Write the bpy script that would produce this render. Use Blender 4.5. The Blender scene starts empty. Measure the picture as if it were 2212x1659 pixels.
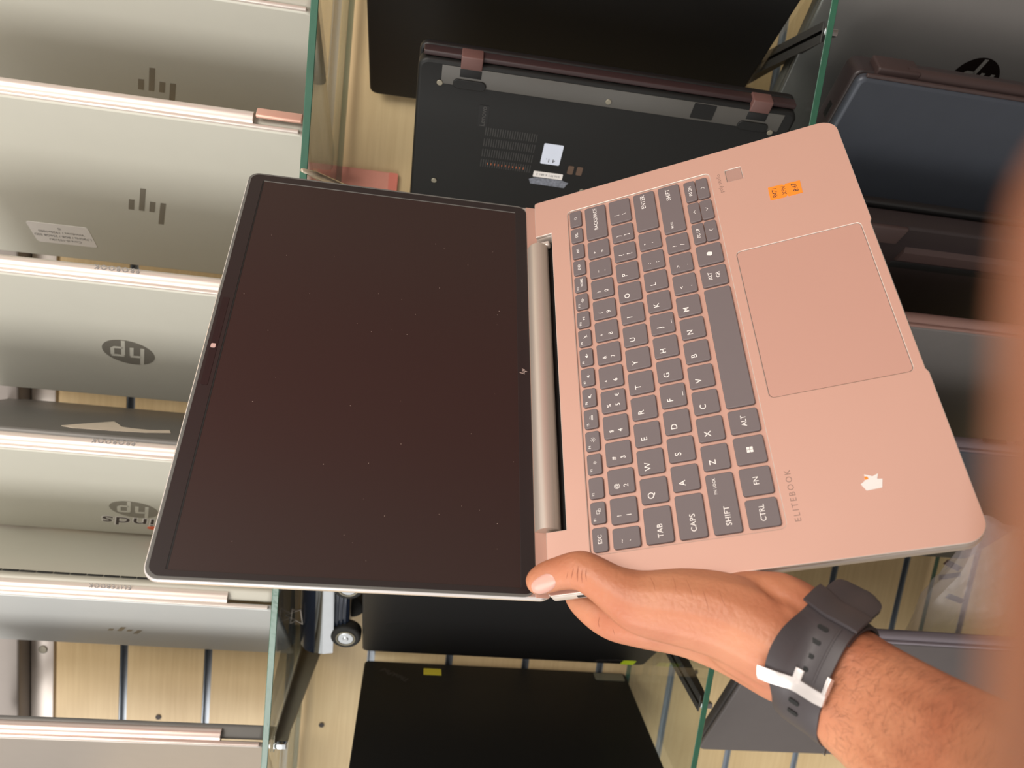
import bpy, bmesh, math, random
from mathutils import Vector, Matrix
from mathutils.bvhtree import BVHTree
random.seed(7)
C = bpy.context.scene.collection
PI = math.pi
CZ = 1.45                       # height of the camera above the floor

# ------------------------------------------------------------------ camera, sky, light, exposure
# world axes written in the axes of the picture (right, down, forward): the photo was taken with the phone turned on its side
ROW = [Vector((0.11880, -0.10372, -0.98749)), Vector((-0.97541, -0.19811, -0.09654)), Vector((-0.18562, 0.97468, -0.12471))]
FPX, PX, PY = 1650.0, 1106.0, 829.5
cam_data = bpy.data.cameras.new('camera'); cam = bpy.data.objects.new('camera', cam_data); C.objects.link(cam)
M = Matrix.Identity(4)
for i in range(3):
    M[i][0] = ROW[0][i]; M[i][1] = -ROW[1][i]; M[i][2] = -ROW[2][i]
M[2][3] = CZ
cam.matrix_world = M
cam_data.sensor_width = 36.0; cam_data.lens = 36.0*FPX/2212.0
cam_data.clip_start = 0.005
cam_data.dof.use_dof = True; cam_data.dof.focus_distance = 0.52; cam_data.dof.aperture_fstop = 9.5
bpy.context.scene.camera = cam
vs = bpy.context.scene.view_settings
vs.view_transform = 'Standard'; vs.look = 'None'; vs.gamma = 1; vs.use_curve_mapping = False; vs.exposure = 0.0

w = bpy.data.worlds.new('daylight'); bpy.context.scene.world = w; w.use_nodes = True
nt = w.node_tree; bg = nt.nodes['Background']
bg.inputs[0].default_value = (1.0, 0.97, 0.93, 1); bg.inputs[1].default_value = 0.88

def area(name, loc, target, size, sy, power, col):
    d = bpy.data.lights.new(name, 'AREA'); d.shape = 'RECTANGLE'; d.size = size; d.size_y = sy; d.energy = power; d.color = col
    o = bpy.data.objects.new(name, d); C.objects.link(o); o.location = Vector(loc)+Vector((0, 0, CZ))
    o.rotation_euler = (Vector(target)-Vector(loc)).to_track_quat('-Z', 'Y').to_euler(); return o
area('shopfront_daylight', (-2.0, -1.1, 0.95), (-0.1, 0.7, 0.0), 1.7, 1.5, 43, (1.0, 0.97, 0.93))
area('deck_fill_light', (0.75, -0.8, 1.25), (0, 0.6, 0.0), 1.1, 0.9, 34, (1.0, 0.92, 0.84))  # added fill lamp, placed to brighten the open laptop's deck

# ------------------------------------------------------------------ helpers
def s2l(c):
    return tuple((x/12.92 if x <= 0.04045 else ((x+0.055)/1.055)**2.4) for x in [v/255 for v in c])
MATS = {}
def mat(name, rgb, rough=0.5, metal=0.0, var=0.04, scale=60, bump=0.0, bscale=300, coat=0.0, spec=0.5, aniso_stretch=None, trans=0.0, sss=0.0, rough_var=0.0):
    if name in MATS: return MATS[name]
    m = bpy.data.materials.new(name); m.use_nodes = True; n = m.node_tree; b = n.nodes['Principled BSDF']
    tc = n.nodes.new('ShaderNodeTexCoord'); mp = n.nodes.new('ShaderNodeMapping'); n.links.new(tc.outputs['Object'], mp.inputs[0])
    if aniso_stretch: mp.inputs['Scale'].default_value = aniso_stretch
    nz = n.nodes.new('ShaderNodeTexNoise'); nz.inputs['Scale'].default_value = scale; nz.inputs['Detail'].default_value = 5
    n.links.new(mp.outputs[0], nz.inputs['Vector'])
    mx = n.nodes.new('ShaderNodeMix'); mx.data_type = 'RGBA'; c = s2l(rgb)
    mx.inputs['A'].default_value = (*[x*(1-var) for x in c], 1); mx.inputs['B'].default_value = (*[min(1, x*(1+var)) for x in c], 1)
    n.links.new(nz.outputs['Fac'], mx.inputs['Factor']); n.links.new(mx.outputs['Result'], b.inputs['Base Color'])
    b.inputs['Roughness'].default_value = rough; b.inputs['Metallic'].default_value = metal
    b.inputs['Coat Weight'].default_value = coat; b.inputs['Coat Roughness'].default_value = 0.08
    b.inputs['Specular IOR Level'].default_value = spec
    b.inputs['Transmission Weight'].default_value = trans
    if sss: b.inputs['Subsurface Weight'].default_value = sss; b.inputs['Subsurface Radius'].default_value = (0.006, 0.002, 0.001); b.inputs['Subsurface Scale'].default_value = 1.0
    if bump:
        n2 = n.nodes.new('ShaderNodeTexNoise'); n2.inputs['Scale'].default_value = bscale; n2.inputs['Detail'].default_value = 3; n.links.new(mp.outputs[0], n2.inputs['Vector'])
        bp = n.nodes.new('ShaderNodeBump'); bp.inputs['Strength'].default_value = bump; bp.inputs['Distance'].default_value = 0.001
        n.links.new(n2.outputs['Fac'], bp.inputs['Height']); n.links.new(bp.outputs[0], b.inputs['Normal'])
    MATS[name] = m; return m

def T(loc=(0, 0, 0)): return Matrix.Translation(Vector(loc))
def frame(o, x, y, z=None):
    x = Vector(x).normalized(); y = Vector(y); y = (y-x*y.dot(x)).normalized(); z = x.cross(y)
    m = Matrix.Identity(4)
    for i in range(3): m[i][0] = x[i]; m[i][1] = y[i]; m[i][2] = z[i]; m[i][3] = o[i]
    return m
def link(name, me, m=None, parent=None, mx=None):
    o = bpy.data.objects.new(name, me); C.objects.link(o)
    if m is not None:
        me.materials.clear()
        for k in (m if isinstance(m, (list, tuple)) else [m]): me.materials.append(k)
    if parent is not None: o.parent = parent
    if mx is not None: o.matrix_local = mx
    return o
def thing(name, label, cat, mx, group=None):
    o = bpy.data.objects.new(name, None); C.objects.link(o); o.matrix_world = mx; o.empty_display_size = 0.02
    o['label'] = label; o['category'] = cat
    if group: o['group'] = group
    return o
def tag(o, label, cat, group=None):
    o['label'] = label; o['category'] = cat
    if group: o['group'] = group
    return o
def rr(x0, y0, x1, y1, r=0.002, n=5):
    r = min(r, (x1-x0)/2-1e-6, (y1-y0)/2-1e-6); P = []
    for cx, cy, a in ((x1-r, y1-r, 0), (x0+r, y1-r, 90), (x0+r, y0+r, 180), (x1-r, y0+r, 270)):
        for k in range(n+1):
            t = math.radians(a+90*k/n); P.append((cx+r*math.cos(t), cy+r*math.sin(t)))
    return P
def circ(cx, cy, r, n=28, sy=1.0): return [(cx+r*math.cos(2*PI*k/n), cy+r*sy*math.sin(2*PI*k/n)) for k in range(n)]
def ev(ob):
    dg = bpy.context.evaluated_depsgraph_get(); dg.update(); me = bpy.data.meshes.new_from_object(ob.evaluated_get(dg)); return me
def plate(loops, z0, z1, bev=0.0, res=3):
    """flat solid from closed 2D loops (first outer, the others holes) with rounded edges"""
    cu = bpy.data.curves.new('c', 'CURVE'); cu.dimensions = '2D'; cu.fill_mode = 'BOTH'
    for i, L in enumerate(loops):
        a = sum(L[k-1][0]*L[k][1]-L[k][0]*L[k-1][1] for k in range(len(L)))
        if (a > 0) == (i > 0): L = L[::-1]
        sp = cu.splines.new('POLY'); sp.points.add(len(L)-1); sp.use_cyclic_u = True
        for p, q in zip(sp.points, L): p.co = (q[0], q[1], 0, 1)
    cu.extrude = max((z1-z0)/2-bev, 0); cu.bevel_depth = bev; cu.bevel_resolution = res; cu.offset = -bev
    ob = bpy.data.objects.new('c', cu); C.objects.link(ob); me = ev(ob)
    bpy.data.objects.remove(ob); bpy.data.curves.remove(cu)
    me.transform(T((0, 0, (z0+z1)/2)))
    if bev:
        for p in me.polygons: p.use_smooth = True
        me.set_sharp_from_angle(angle=math.radians(40))
    return me
def text_mesh(s, size, align='CENTER', depth=0.00006, off=0.0, shear=0.0, space=1.0, va='CENTER'):
    cu = bpy.data.curves.new('t', 'FONT'); cu.body = s; cu.size = size; cu.align_x = align; cu.align_y = va; cu.extrude = depth/2; cu.offset = off; cu.shear = shear; cu.space_character = space
    cu.resolution_u = 3
    ob = bpy.data.objects.new('t', cu); C.objects.link(ob); me = ev(ob); bpy.data.objects.remove(ob); bpy.data.curves.remove(cu); return me
def join(parts):
    bm = bmesh.new()
    for me, mx in parts:
        t = me.copy(); t.transform(mx if mx is not None else Matrix.Identity(4)); bm.from_mesh(t); bpy.data.meshes.remove(t)
    me = bpy.data.meshes.new('m'); bm.to_mesh(me); bm.free(); return me
def polys(quads, z=0.0, th=0.0001):
    """thin printed shapes: list of 2D polygons"""
    bm = bmesh.new()
    for q in quads:
        lo = [bm.verts.new((x, y, z)) for x, y in q]; hi = [bm.verts.new((x, y, z+th)) for x, y in q]
        bm.faces.new(lo[::-1]); bm.faces.new(hi); n = len(q)
        for i in range(n): bm.faces.new((lo[i], lo[(i+1) % n], hi[(i+1) % n], hi[i]))
    bmesh.ops.recalc_face_normals(bm, faces=bm.faces)
    me = bpy.data.meshes.new('p'); bm.to_mesh(me); bm.free(); return me
def box(x0, y0, z0, x1, y1, z1, bev=0.0, seg=3):
    bm = bmesh.new(); bmesh.ops.create_cube(bm, size=1)
    for v in bm.verts: v.co = Vector(((x0+x1)/2+v.co.x*(x1-x0), (y0+y1)/2+v.co.y*(y1-y0), (z0+z1)/2+v.co.z*(z1-z0)))
    if bev: bmesh.ops.bevel(bm, geom=list(bm.edges), offset=bev, segments=seg, affect='EDGES', profile=0.5)
    me = bpy.data.meshes.new('b'); bm.to_mesh(me); bm.free()
    if bev:
        for p in me.polygons: p.use_smooth = True
        me.set_sharp_from_angle(angle=math.radians(35))
    return me
def prism(profile, x0, x1, smooth=40):
    """profile in (y,z) swept along x"""
    bm = bmesh.new(); a = [bm.verts.new((x0, y, z)) for y, z in profile]; b = [bm.verts.new((x1, y, z)) for y, z in profile]
    bm.faces.new(a); bm.faces.new(b[::-1]); n = len(profile)
    for i in range(n): bm.faces.new((a[i], b[i], b[(i+1) % n], a[(i+1) % n]))
    bmesh.ops.recalc_face_normals(bm, faces=bm.faces)
    me = bpy.data.meshes.new('p'); bm.to_mesh(me); bm.free()
    for p in me.polygons: p.use_smooth = True
    me.set_sharp_from_angle(angle=math.radians(smooth)); return me
def hull2(pts):
    pts = sorted(set(pts))
    def half(ps):
        h = []
        for p in ps:
            while len(h) > 1 and (h[-1][0]-h[-2][0])*(p[1]-h[-2][1])-(h[-1][1]-h[-2][1])*(p[0]-h[-2][0]) <= 0: h.pop()
            h.append(p)
        return h[:-1]
    return half(pts)+half(pts[::-1])
def tube(pts, r, n=8, closed=False):
    bm = bmesh.new(); rings = []; N = len(pts); pts = [Vector(p) for p in pts]
    for i, p in enumerate(pts):
        a = pts[(i-1) % N] if (closed or i) else p; b = pts[(i+1) % N] if (closed or i < N-1) else p
        t = (b-a).normalized(); u = t.orthogonal().normalized() if not rings else (u0-t*u0.dot(t)).normalized(); u0 = u; v = t.cross(u)
        ri = r[i] if isinstance(r, (list, tuple)) else r
        rings.append([bm.verts.new(p+(u*math.cos(2*PI*k/n)+v*math.sin(2*PI*k/n))*ri) for k in range(n)])
    for i in range(N if closed else N-1):
        A, B = rings[i], rings[(i+1) % N]
        for k in range(n): bm.faces.new((A[k], A[(k+1) % n], B[(k+1) % n], B[k]))
    if not closed: bm.faces.new(rings[0][::-1]); bm.faces.new(rings[-1])
    bmesh.ops.recalc_face_normals(bm, faces=bm.faces)
    me = bpy.data.meshes.new('t'); bm.to_mesh(me); bm.free()
    for p in me.polygons: p.use_smooth = True
    return me
def pt(x, y, d):
    """point seen at picture position x, y (measured on the photograph) and d metres in front of the camera"""
    a, b = (x-PX)/FPX*d, (y-PY)/FPX*d
    return ROW[0]*a+ROW[1]*b+ROW[2]*d+Vector((0, 0, CZ))

# ------------------------------------------------------------------ materials
silver = mat('silver_aluminium', (192, 190, 178), 0.55, 0.12, 0.02, 40)
silver_cool = mat('cool_silver_aluminium', (190, 192, 190), 0.52, 0.15, 0.02, 40)
silver_edge = mat('bright_silver_edge', (216, 205, 196), 0.32, 0.3, 0.02)
silver_dark = mat('dark_grey_case', (112, 110, 106), 0.5, 0.3, 0.05)
grey_lid = mat('graphite_lid', (120, 116, 114), 0.42, 0.5, 0.04)
slate = mat('slate_blue_lid', (66, 70, 78), 0.42, 0.3, 0.06)
rose = mat('silver_deck_rose_reflection', (208, 165, 149), 0.42, 0.2, 0.012, 25, 0.02, 3500)  # silver metal; the rose tint is a red reflection put into the colour
rose_pad = mat('silver_trackpad_rose_reflection', (203, 159, 144), 0.40, 0.2, 0.01, 25)  # same reflected rose tint painted onto the silver pad
rose_edge = mat('polished_rim', (240, 232, 228), 0.2, 0.75, 0.01)
barrel_m = mat('hinge_barrel_satin', (204, 190, 178), 0.30, 0.5, 0.02)
key_m = mat('keycap_grey', (112, 102, 103), 0.55, 0.0, 0.02, 200, 0.03, 3000)
legend_m = mat('key_legend_white', (240, 234, 230), 0.5)
ink = mat('engraved_grey_ink', (150, 120, 108), 0.5)
blk = mat('matt_black_shell', (17, 16, 16), 0.48, 0.0, 0.10, 30, 0.05, 2500)
blk2 = mat('soft_black_shell', (21, 21, 20), 0.5, 0.0, 0.10, 30, 0.05, 2500, spec=0.35)
blk_gloss = mat('black_bezel_plastic', (44, 38, 38), 0.30, 0.0, 0.03)
blk_dark = mat('deep_black_gap', (8, 8, 8), 0.6)
charcoal = mat('charcoal_shell', (72, 68, 68), 0.5, 0.1, 0.05)
rubber = mat('grey_rubber_gasket', (105, 104, 100), 0.6)
display_m = mat('matt_display_panel', (52, 38, 36), 0.30, 0.0, 0.03, 9)  # reddish reflection tint put into the base colour
white_p = mat('white_sticker_paper', (226, 222, 218), 0.6, 0, 0.03)
grey_ink = mat('grey_print', (120, 118, 118), 0.6)
dark_ink = mat('dark_print', (60, 50, 48), 0.6)
logo_g = mat('grey_logo', (146, 142, 132), 0.35, 0.5)
logo_d = mat('bronze_logo', (92, 84, 66), 0.35, 0.5)
logo_b = mat('black_mirror_logo', (26, 20, 19), 0.2, 0.4)
orange = mat('orange_price_label', (255, 140, 40), 0.6, 0, 0.02)
yellow = mat('neon_yellow_label', (222, 250, 40), 0.6, 0, 0.02)
brown_cap = mat('brown_hinge_cap', (60, 46, 44), 0.5)
tan = mat('torn_tan_label', (206, 194, 176), 0.7, 0, 0.12, 150)
steel = mat('brushed_steel', (138, 132, 116), 0.4, 0.35, 0.06, 60)
steel_d = mat('dark_bracket_steel', (84, 80, 80), 0.45, 0.3, 0.06)
chrome = mat('chrome', (220, 224, 228), 0.12, 1.0, 0.05, 90)
navy = mat('navy_toy_plastic', (34, 42, 58), 0.22, 0.1, 0.03, coat=0.6)
tyre = mat('black_tyre_rubber', (34, 33, 32), 0.7)
strap_m = mat('black_silicone_strap', (62, 56, 58), 0.5, 0, 0.04, 60, 0.03, 1500)
buckle_m = mat('satin_steel_buckle', (214, 206, 202), 0.3, 0.7, 0.02)
nail_m = mat('finger_nail', (212, 160, 146), 0.3, 0, 0.05, 60, sss=0.2)
pink = mat('pink_card_print', (224, 150, 132), 0.5, 0, 0.25, 28)
clear_p = mat('crinkled_clear_wrap', (196, 186, 188), 0.22, 0, 0.15, 40, 0.8, 60)
clear_p.node_tree.nodes['Principled BSDF'].inputs['Alpha'].default_value = 0.28

def skin_material():
    m = bpy.data.materials.new('warm_brown_skin'); m.use_nodes = True; n = m.node_tree; b = n.nodes['Principled BSDF']
    tc = n.nodes.new('ShaderNodeTexCoord')
    n1 = n.nodes.new('ShaderNodeTexNoise'); n1.inputs['Scale'].default_value = 22; n1.inputs['Detail'].default_value = 4
    n.links.new(tc.outputs['Object'], n1.inputs['Vector'])
    r = n.nodes.new('ShaderNodeValToRGB'); e = r.color_ramp.elements
    e[0].position = 0.3; e[0].color = (*s2l((180, 110, 80)), 1); e[1].position = 0.7; e[1].color = (*s2l((198, 135, 101)), 1)
    n.links.new(n1.outputs['Fac'], r.inputs[0]); n.links.new(r.outputs[0], b.inputs['Base Color'])
    b.inputs['Roughness'].default_value = 0.48; b.inputs['Subsurface Weight'].default_value = 0.12
    b.inputs['Subsurface Radius'].default_value = (0.005, 0.0018, 0.0008); b.inputs['Subsurface Scale'].default_value = 1
    n2 = n.nodes.new('ShaderNodeTexNoise'); n2.inputs['Scale'].default_value = 420; n2.inputs['Detail'].default_value = 4
    n3 = n.nodes.new('ShaderNodeTexVoronoi'); n3.inputs['Scale'].default_value = 260; n3.feature = 'DISTANCE_TO_EDGE'
    for q in (n2, n3): n.links.new(tc.outputs['Object'], q.inputs['Vector'])
    ad = n.nodes.new('ShaderNodeMath'); ad.operation = 'ADD'; n.links.new(n2.outputs['Fac'], ad.inputs[0]); n.links.new(n3.outputs[0], ad.inputs[1])
    bp = n.nodes.new('ShaderNodeBump'); bp.inputs['Strength'].default_value = 0.35; bp.inputs['Distance'].default_value = 0.0006
    n.links.new(ad.outputs[0], bp.inputs['Height']); n.links.new(bp.outputs[0], b.inputs['Normal'])
    return m
skin = skin_material()

def wood_material():
    m = bpy.data.materials.new('pale_maple_slatwall'); m.use_nodes = True; n = m.node_tree; b = n.nodes['Principled BSDF']
    tc = n.nodes.new('ShaderNodeTexCoord'); mp = n.nodes.new('ShaderNodeMapping'); mp.inputs['Scale'].default_value = (3, 3, 60)
    n.links.new(tc.outputs['Object'], mp.inputs[0])
    nz = n.nodes.new('ShaderNodeTexNoise'); nz.inputs['Scale'].default_value = 4; nz.inputs['Detail'].default_value = 6; nz.inputs['Distortion'].default_value = 0.4
    n.links.new(mp.outputs[0], nz.inputs['Vector'])
    mp2 = n.nodes.new('ShaderNodeMapping'); mp2.inputs['Scale'].default_value = (6, 6, 6); n.links.new(tc.outputs['Object'], mp2.inputs[0])
    nb = n.nodes.new('ShaderNodeTexNoise'); nb.inputs['Scale'].default_value = 2; n.links.new(mp2.outputs[0], nb.inputs['Vector'])
    ad = n.nodes.new('ShaderNodeMath'); ad.operation = 'ADD'; n.links.new(nz.outputs[0], ad.inputs[0]); n.links.new(nb.outputs[0], ad.inputs[1])
    r = n.nodes.new('ShaderNodeValToRGB'); e = r.color_ramp.elements
    e[0].position = 0.25; e[0].color = (*s2l((205, 176, 130)), 1); e[1].position = 0.8; e[1].color = (*s2l((230, 205, 160)), 1)
    h = n.nodes.new('ShaderNodeMath'); h.operation = 'MULTIPLY'; h.inputs[1].default_value = 0.5; n.links.new(ad.outputs[0], h.inputs[0])
    n.links.new(h.outputs[0], r.inputs[0]); n.links.new(r.outputs[0], b.inputs['Base Color']); b.inputs['Roughness'].default_value = 0.42
    return m
wood = wood_material()
rail_m = mat('grey_aluminium_rail', (150, 156, 164), 0.35, 0.6, 0.05)

def glass_material():
    m = bpy.data.materials.new('clear_shelf_glass'); m.use_nodes = True; n = m.node_tree
    for q in list(n.nodes): n.nodes.remove(q)
    out = n.nodes.new('ShaderNodeOutputMaterial'); t = n.nodes.new('ShaderNodeBsdfTransparent'); t.inputs[0].default_value = (0.955, 0.975, 0.96, 1)
    g = n.nodes.new('ShaderNodeBsdfGlossy'); g.inputs['Roughness'].default_value = 0.02
    fr = n.nodes.new('ShaderNodeFresnel'); ge = n.nodes.new('ShaderNodeNewGeometry'); mi = n.nodes.new('ShaderNodeMix')
    mi.inputs['A'].default_value = 1.45; mi.inputs['B'].default_value = 1/1.45      # same reflectance from inside the pane
    n.links.new(ge.outputs['Backfacing'], mi.inputs['Factor']); n.links.new(mi.outputs['Result'], fr.inputs[0])
    mx = n.nodes.new('ShaderNodeMixShader'); n.links.new(fr.outputs[0], mx.inputs[0]); n.links.new(t.outputs[0], mx.inputs[1]); n.links.new(g.outputs[0], mx.inputs[2])
    n.links.new(mx.outputs[0], out.inputs[0]); return m
glass = glass_material()
glass_edge = mat('green_glass_edge', (48, 92, 72), 0.15, 0, 0.30, 45, 0.3, 200, coat=0.5)

# ------------------------------------------------------------------ setting
WY = 0.90                                      # distance of the slatwall
def struct(name, me, m, parent=None):
    o = link(name, me, m, parent)
    if parent is None: o['kind'] = 'structure'
    return o
pitch = 0.0999; g0 = -0.0773+CZ                # one groove centre
parts = []; rails = []
k0 = -int((g0-0.1)/pitch)
for k in range(k0, 12):
    z = g0+k*pitch
    parts.append((box(-1.6, WY, z+0.0048, 1.5, WY+0.012, z+pitch-0.0048), None))
    rails.append((box(-1.6, WY+0.0085, z-0.0048, 1.5, WY+0.012, z+0.0048), None))
    rails.append((box(-1.6, WY+0.001, z-0.0047, 1.5, WY+0.009, z-0.0035), None))
    rails.append((box(-1.6, WY+0.001, z+0.0035, 1.5, WY+0.009, z+0.0047), None))
parts.append((box(-1.6, WY+0.012, 0.0, 1.5, WY+0.03, g0+12*pitch), None))
wallb = struct('wall_back', join(parts), wood)
link('aluminium_rails', join(rails), rail_m, wallb)
for (a, b) in ((-0.711, 0.310), (-0.713, 0.086), (-0.60, -0.455)):
    link('screw_hole', plate([circ(0, 0, 0.0035, 10)], 0, 0.0006), dark_ink, wallb, frame((a*WY, WY-0.0004, b*WY+CZ), (1, 0, 0), (0, 0, 1)))
flo = struct('floor', box(-3, -3, -0.05, 1.75, WY+0.03, 0), mat('dark_floor_tiles', (92, 80, 72), 0.4, 0, 0.1, 8))
wr = struct('wall_right', box(1.5, -3, 0, 1.6, WY+0.03, 3.0), mat('grey_painted_wall', (150, 146, 138), 0.8, 0, 0.06, 5))
link('maroon_reflection_panel', box(1.42, -0.16, 0.6, 1.498, 0.40, 2.4, 0.01), mat('maroon_reflector', (150, 42, 30), 0.85, 0, 0.15, 12), wr)  # unseen panel, added so the screen reflects red
tr = struct('trim_1', box(-1.2, WY-0.004, 0.402+CZ, 1.2, WY, 0.428+CZ, 0.001), mat('white_metal_strip', (226, 216, 208), 0.35, 0.2, 0.03))
link('screw_head', plate([circ(0, 0, 0.005, 18)], 0, 0.0016, 0.0006), steel, tr, frame((-0.552, WY-0.0038, 0.414+CZ), (1, 0, 0), (0, 0, 1)))
struct('trim_2', box(-1.2, WY-0.03, 0.4285+CZ, 1.2, WY, 0.62+CZ, 0.003), mat('grey_metal_panel', (132, 124, 118), 0.5, 0.3, 0.04))

def shelf(zt, yf, label):
    b = bmesh.new(); me = box(-1.1, yf, zt-0.006+CZ, 1.1, 0.886, zt+CZ, 0.0005, 1)
    me.materials.append(glass); me.materials.append(glass_edge)
    for p in me.polygons:
        if abs(p.normal.z) < 0.9: p.material_index = 1
    o = bpy.data.objects.new('glass_shelf', me); C.objects.link(o)
    return tag(o, label, 'shelf', 'glass shelves')
Z1, Z2, Z3 = 0.1085, -0.309, -0.705
shelf(Z1, 0.650, 'upper clear glass shelf with a green edge under the silver laptops')
shelf(Z2, 0.650, 'middle clear glass shelf with a dark green edge under the black laptops')
shelf(Z3, 0.640, 'lowest glass shelf, carrying the dark laptops behind the hand')

def bracket(X, zt, label, m):
    t = thing('shelf_bracket', label, 'shelf bracket', T((X, 0, zt-0.0066+CZ)), 'metal shelf brackets')
    prof = [(0.672, 0), (0.895, 0), (0.895, -0.026), (0.690, -0.0125)]+[(0.680-0.0105*math.sin(a), -0.0068-0.0062*math.cos(a)) for a in [0.2, 0.6, 1.0, 1.4, 1.8, 2.2]]
    me = prism(prof, -0.0016, 0.0016); link('blade', me, m, t)
    link('flange', box(-0.009, 0.672, -0.0014, 0.009, 0.893, 0, 0.0004), m, t)
    link('rivet', plate([circ(0, 0, 0.0024, 12)], 0, 0.001, 0.0004), chrome, t, frame((-0.0016, 0.70, -0.008), (0, 1, 0), (0, 0, -1)))
    link('rivet', plate([circ(0, 0, 0.0024, 12)], 0, 0.001, 0.0004), chrome, t, frame((-0.0016, 0.86, -0.012), (0, 1, 0), (0, 0, -1)))
    link('end_cap', box(-0.003, 0.668, -0.013, 0.003, 0.6735, -0.0005, 0.001), chrome, t)
bracket(-0.502, Z1, 'steel bracket under the upper shelf beside the toy car', steel)
bracket(-0.438, Z2, 'dark steel bracket under the middle shelf, below the wrist', steel_d)
bracket(0.205, Z2, 'brown grey bracket under the middle shelf at the top right', steel_d)

# ------------------------------------------------------------------ laptops on the shelves
def round_logo(d, body, ink_m, parent, cx, cy, z):
    link('logo', plate([circ(cx, cy, d/2, 40)], z, z+0.0002), ink_m, parent)
    u = d/48.0; sl = 0.26
    def bar(x, y0, y1, wd=3.6): return [((x+sl*y0-wd/2)*u+cx, y0*u+cy), ((x+sl*y0+wd/2)*u+cx, y0*u+cy), ((x+sl*y1+wd/2)*u+cx, y1*u+cy), ((x+sl*y1-wd/2)*u+cx, y1*u+cy)]
    q = [bar(-13, -10, 22.5), bar(-3, -10, 6.4), [((x+sl*y)*u+cx, y*u+cy) for x, y in ((-12, 6), (-3.2, 6), (-1.6, 9.2), (-12, 9.2))],
         bar(5, -22.5, 6.5), bar(15, -7, 6.4), [((x+sl*y)*u+cx, y*u+cy) for x, y in ((5, 6), (14.8, 6), (16.4, 9.2), (3.4, 9.2))], [((x+sl*y)*u+cx, y*u+cy) for x, y in ((5, -10), (13.6, -10), (16.4, -6.8), (5, -6.8))]]
    link('logo_letters', polys(q, z+0.0002, 0.00015), body, parent)
def slash_logo(w_, ink_m, parent, cx, cy, z, k=1.0):
    u = w_/34.0; sl = 0.30; q = []
    for i, (a, b) in enumerate(((-7.5, 25), (-7.5, 7.5), (-25, 7.5), (-7.5, 7.5))):
        x = (i-1.5)*9.3; q.append([((x-2.4+sl*a)*u+cx, a*u*k+cy), ((x+2.4+sl*a)*u+cx, a*u*k+cy), ((x+2.4+sl*b)*u+cx, b*u*k+cy), ((x-2.4+sl*b)*u+cx, b*u*k+cy)])
    link('logo', polys(q, z, 0.0002), ink_m, parent)

def unit(a): return Vector((math.cos(a), math.sin(a), 0))
def shelf_laptop(label, group, X, Y, zs, dirv, W, D, lid_m, base_m, edge_m, tl=0.0055, tb=0.013, open_=0.0, lean=0.0, lid_bev=0.0022, barrel=True, face='lid', sgn=1):
    """stands on its short side; local x up, y from hinge to free edge, z out of the face turned to the viewer"""
    d = Vector((dirv[0], dirv[1], 0)).normalized()
    up = Vector((0, 0, 1))
    mx = frame((X, Y, zs+CZ+0.0004), up, d)
    if sgn < 0: mx = frame((X, Y, zs+CZ+0.0004+W), -up, d)
    t = thing('laptop', label, 'laptop', mx, group)
    if face == 'lid':
        lid = link('lid', plate([rr(0, 0, W, D, 0.008)], -tl, 0, lid_bev), lid_m, t)
        hz = -tl-0.001
        bm_ = Matrix.Translation((0, 0, hz)) @ Matrix.Rotation(-open_, 4, 'X')
        base = link('base', plate([rr(0, 0, W, D-0.002, 0.008)], -tb, 0, min(0.003, tb/3)), base_m, t, bm_)
    else:
        base = link('base', plate([rr(0, 0.004, W, D, 0.009)], -tb, 0, 0.003), base_m, t)
        lid = link('lid', plate([rr(0, 0, W, D, 0.008)], -tl, 0, lid_bev), lid_m, t, Matrix.Translation((0, 0, -tb-0.0015)) @ Matrix.Rotation(-open_, 4, 'X'))
    if barrel and face == 'lid':
        r = 0.0062; c = (0.0025, -tl-0.0042)
        pr = hull2([(c[0]-0.003+r*math.cos(a*PI/10), c[1]+r*math.sin(a*PI/10)) for a in range(20)])
        link('hinge_barrel', prism(pr, W*0.13, W*0.87, 50), edge_m, t)
        link('spine_trim', box(0.006, -0.0022, -0.0042, W-0.006, 0.0012, -0.0008, 0.0011), edge_m, lid)
    return t, lid, base
G1 = 'silver laptops on the upper shelf'
def dirto(a): return (-math.sin(math.radians(a)), math.cos(math.radians(a)))
def spine_text(t, s, W, size, y=-0.0075, z=-0.0115, m=grey_ink):
    link('spine_lettering', text_mesh(s, size, space=1.35), m, t, frame((W*0.44, y, z), (1, 0, 0), (0, 0.25, 1)))
# L1..L6
W14, D14 = 0.3236, 0.218
t, lid, base = shelf_laptop('silver laptop with slanted bar logo, at the top right end of the upper shelf', G1, 0.157, 0.672, Z1, dirto(30), 0.332, 0.22, silver, silver, silver_edge)
slash_logo(0.034, logo_g, lid, 0.153, 0.118, 0, 1.0)
t, lid, base = shelf_laptop('silver laptop with slanted bar logo and a white specification sticker', G1, 0.0625, 0.672, Z1, dirto(38.5), 0.332, 0.22, silver, silver, silver_edge, tb=0.008)
slash_logo(0.034, logo_g, lid, 0.155, 0.118, 0, 1.0)
st = link('spec_sticker', plate([rr(0.222, 0.163, 0.279, 0.195, 0.003)], 0.0, 0.0002), white_p, lid)
for i, s in enumerate(('Core i5-10310U', '1.70GHz / 8GB / 256GB SSD', 'Windows / 1920x1080', 'i5')):
    link('sticker_text', text_mesh(s, 0.0046), grey_ink, lid, T((0.2505, 0.1885-i*0.0062, 0.0003)))
link('bare_hinge_cover', box(0.004, -0.0078, -0.0165, W14*0.13-0.001, -0.0042, -0.0075, 0.0012), mat('copper_tint_hinge', (214, 170, 152), 0.4, 0.4), t)
t, lid, base = shelf_laptop('silver laptop with grey round logo, gap and wall showing beyond its free edge', G1, -0.077, 0.672, Z1, dirto(39.5), 0.332, 0.218, silver, silver, silver_edge)
round_logo(0.047, silver, logo_g, lid, 0.167, 0.116, 0)
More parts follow.
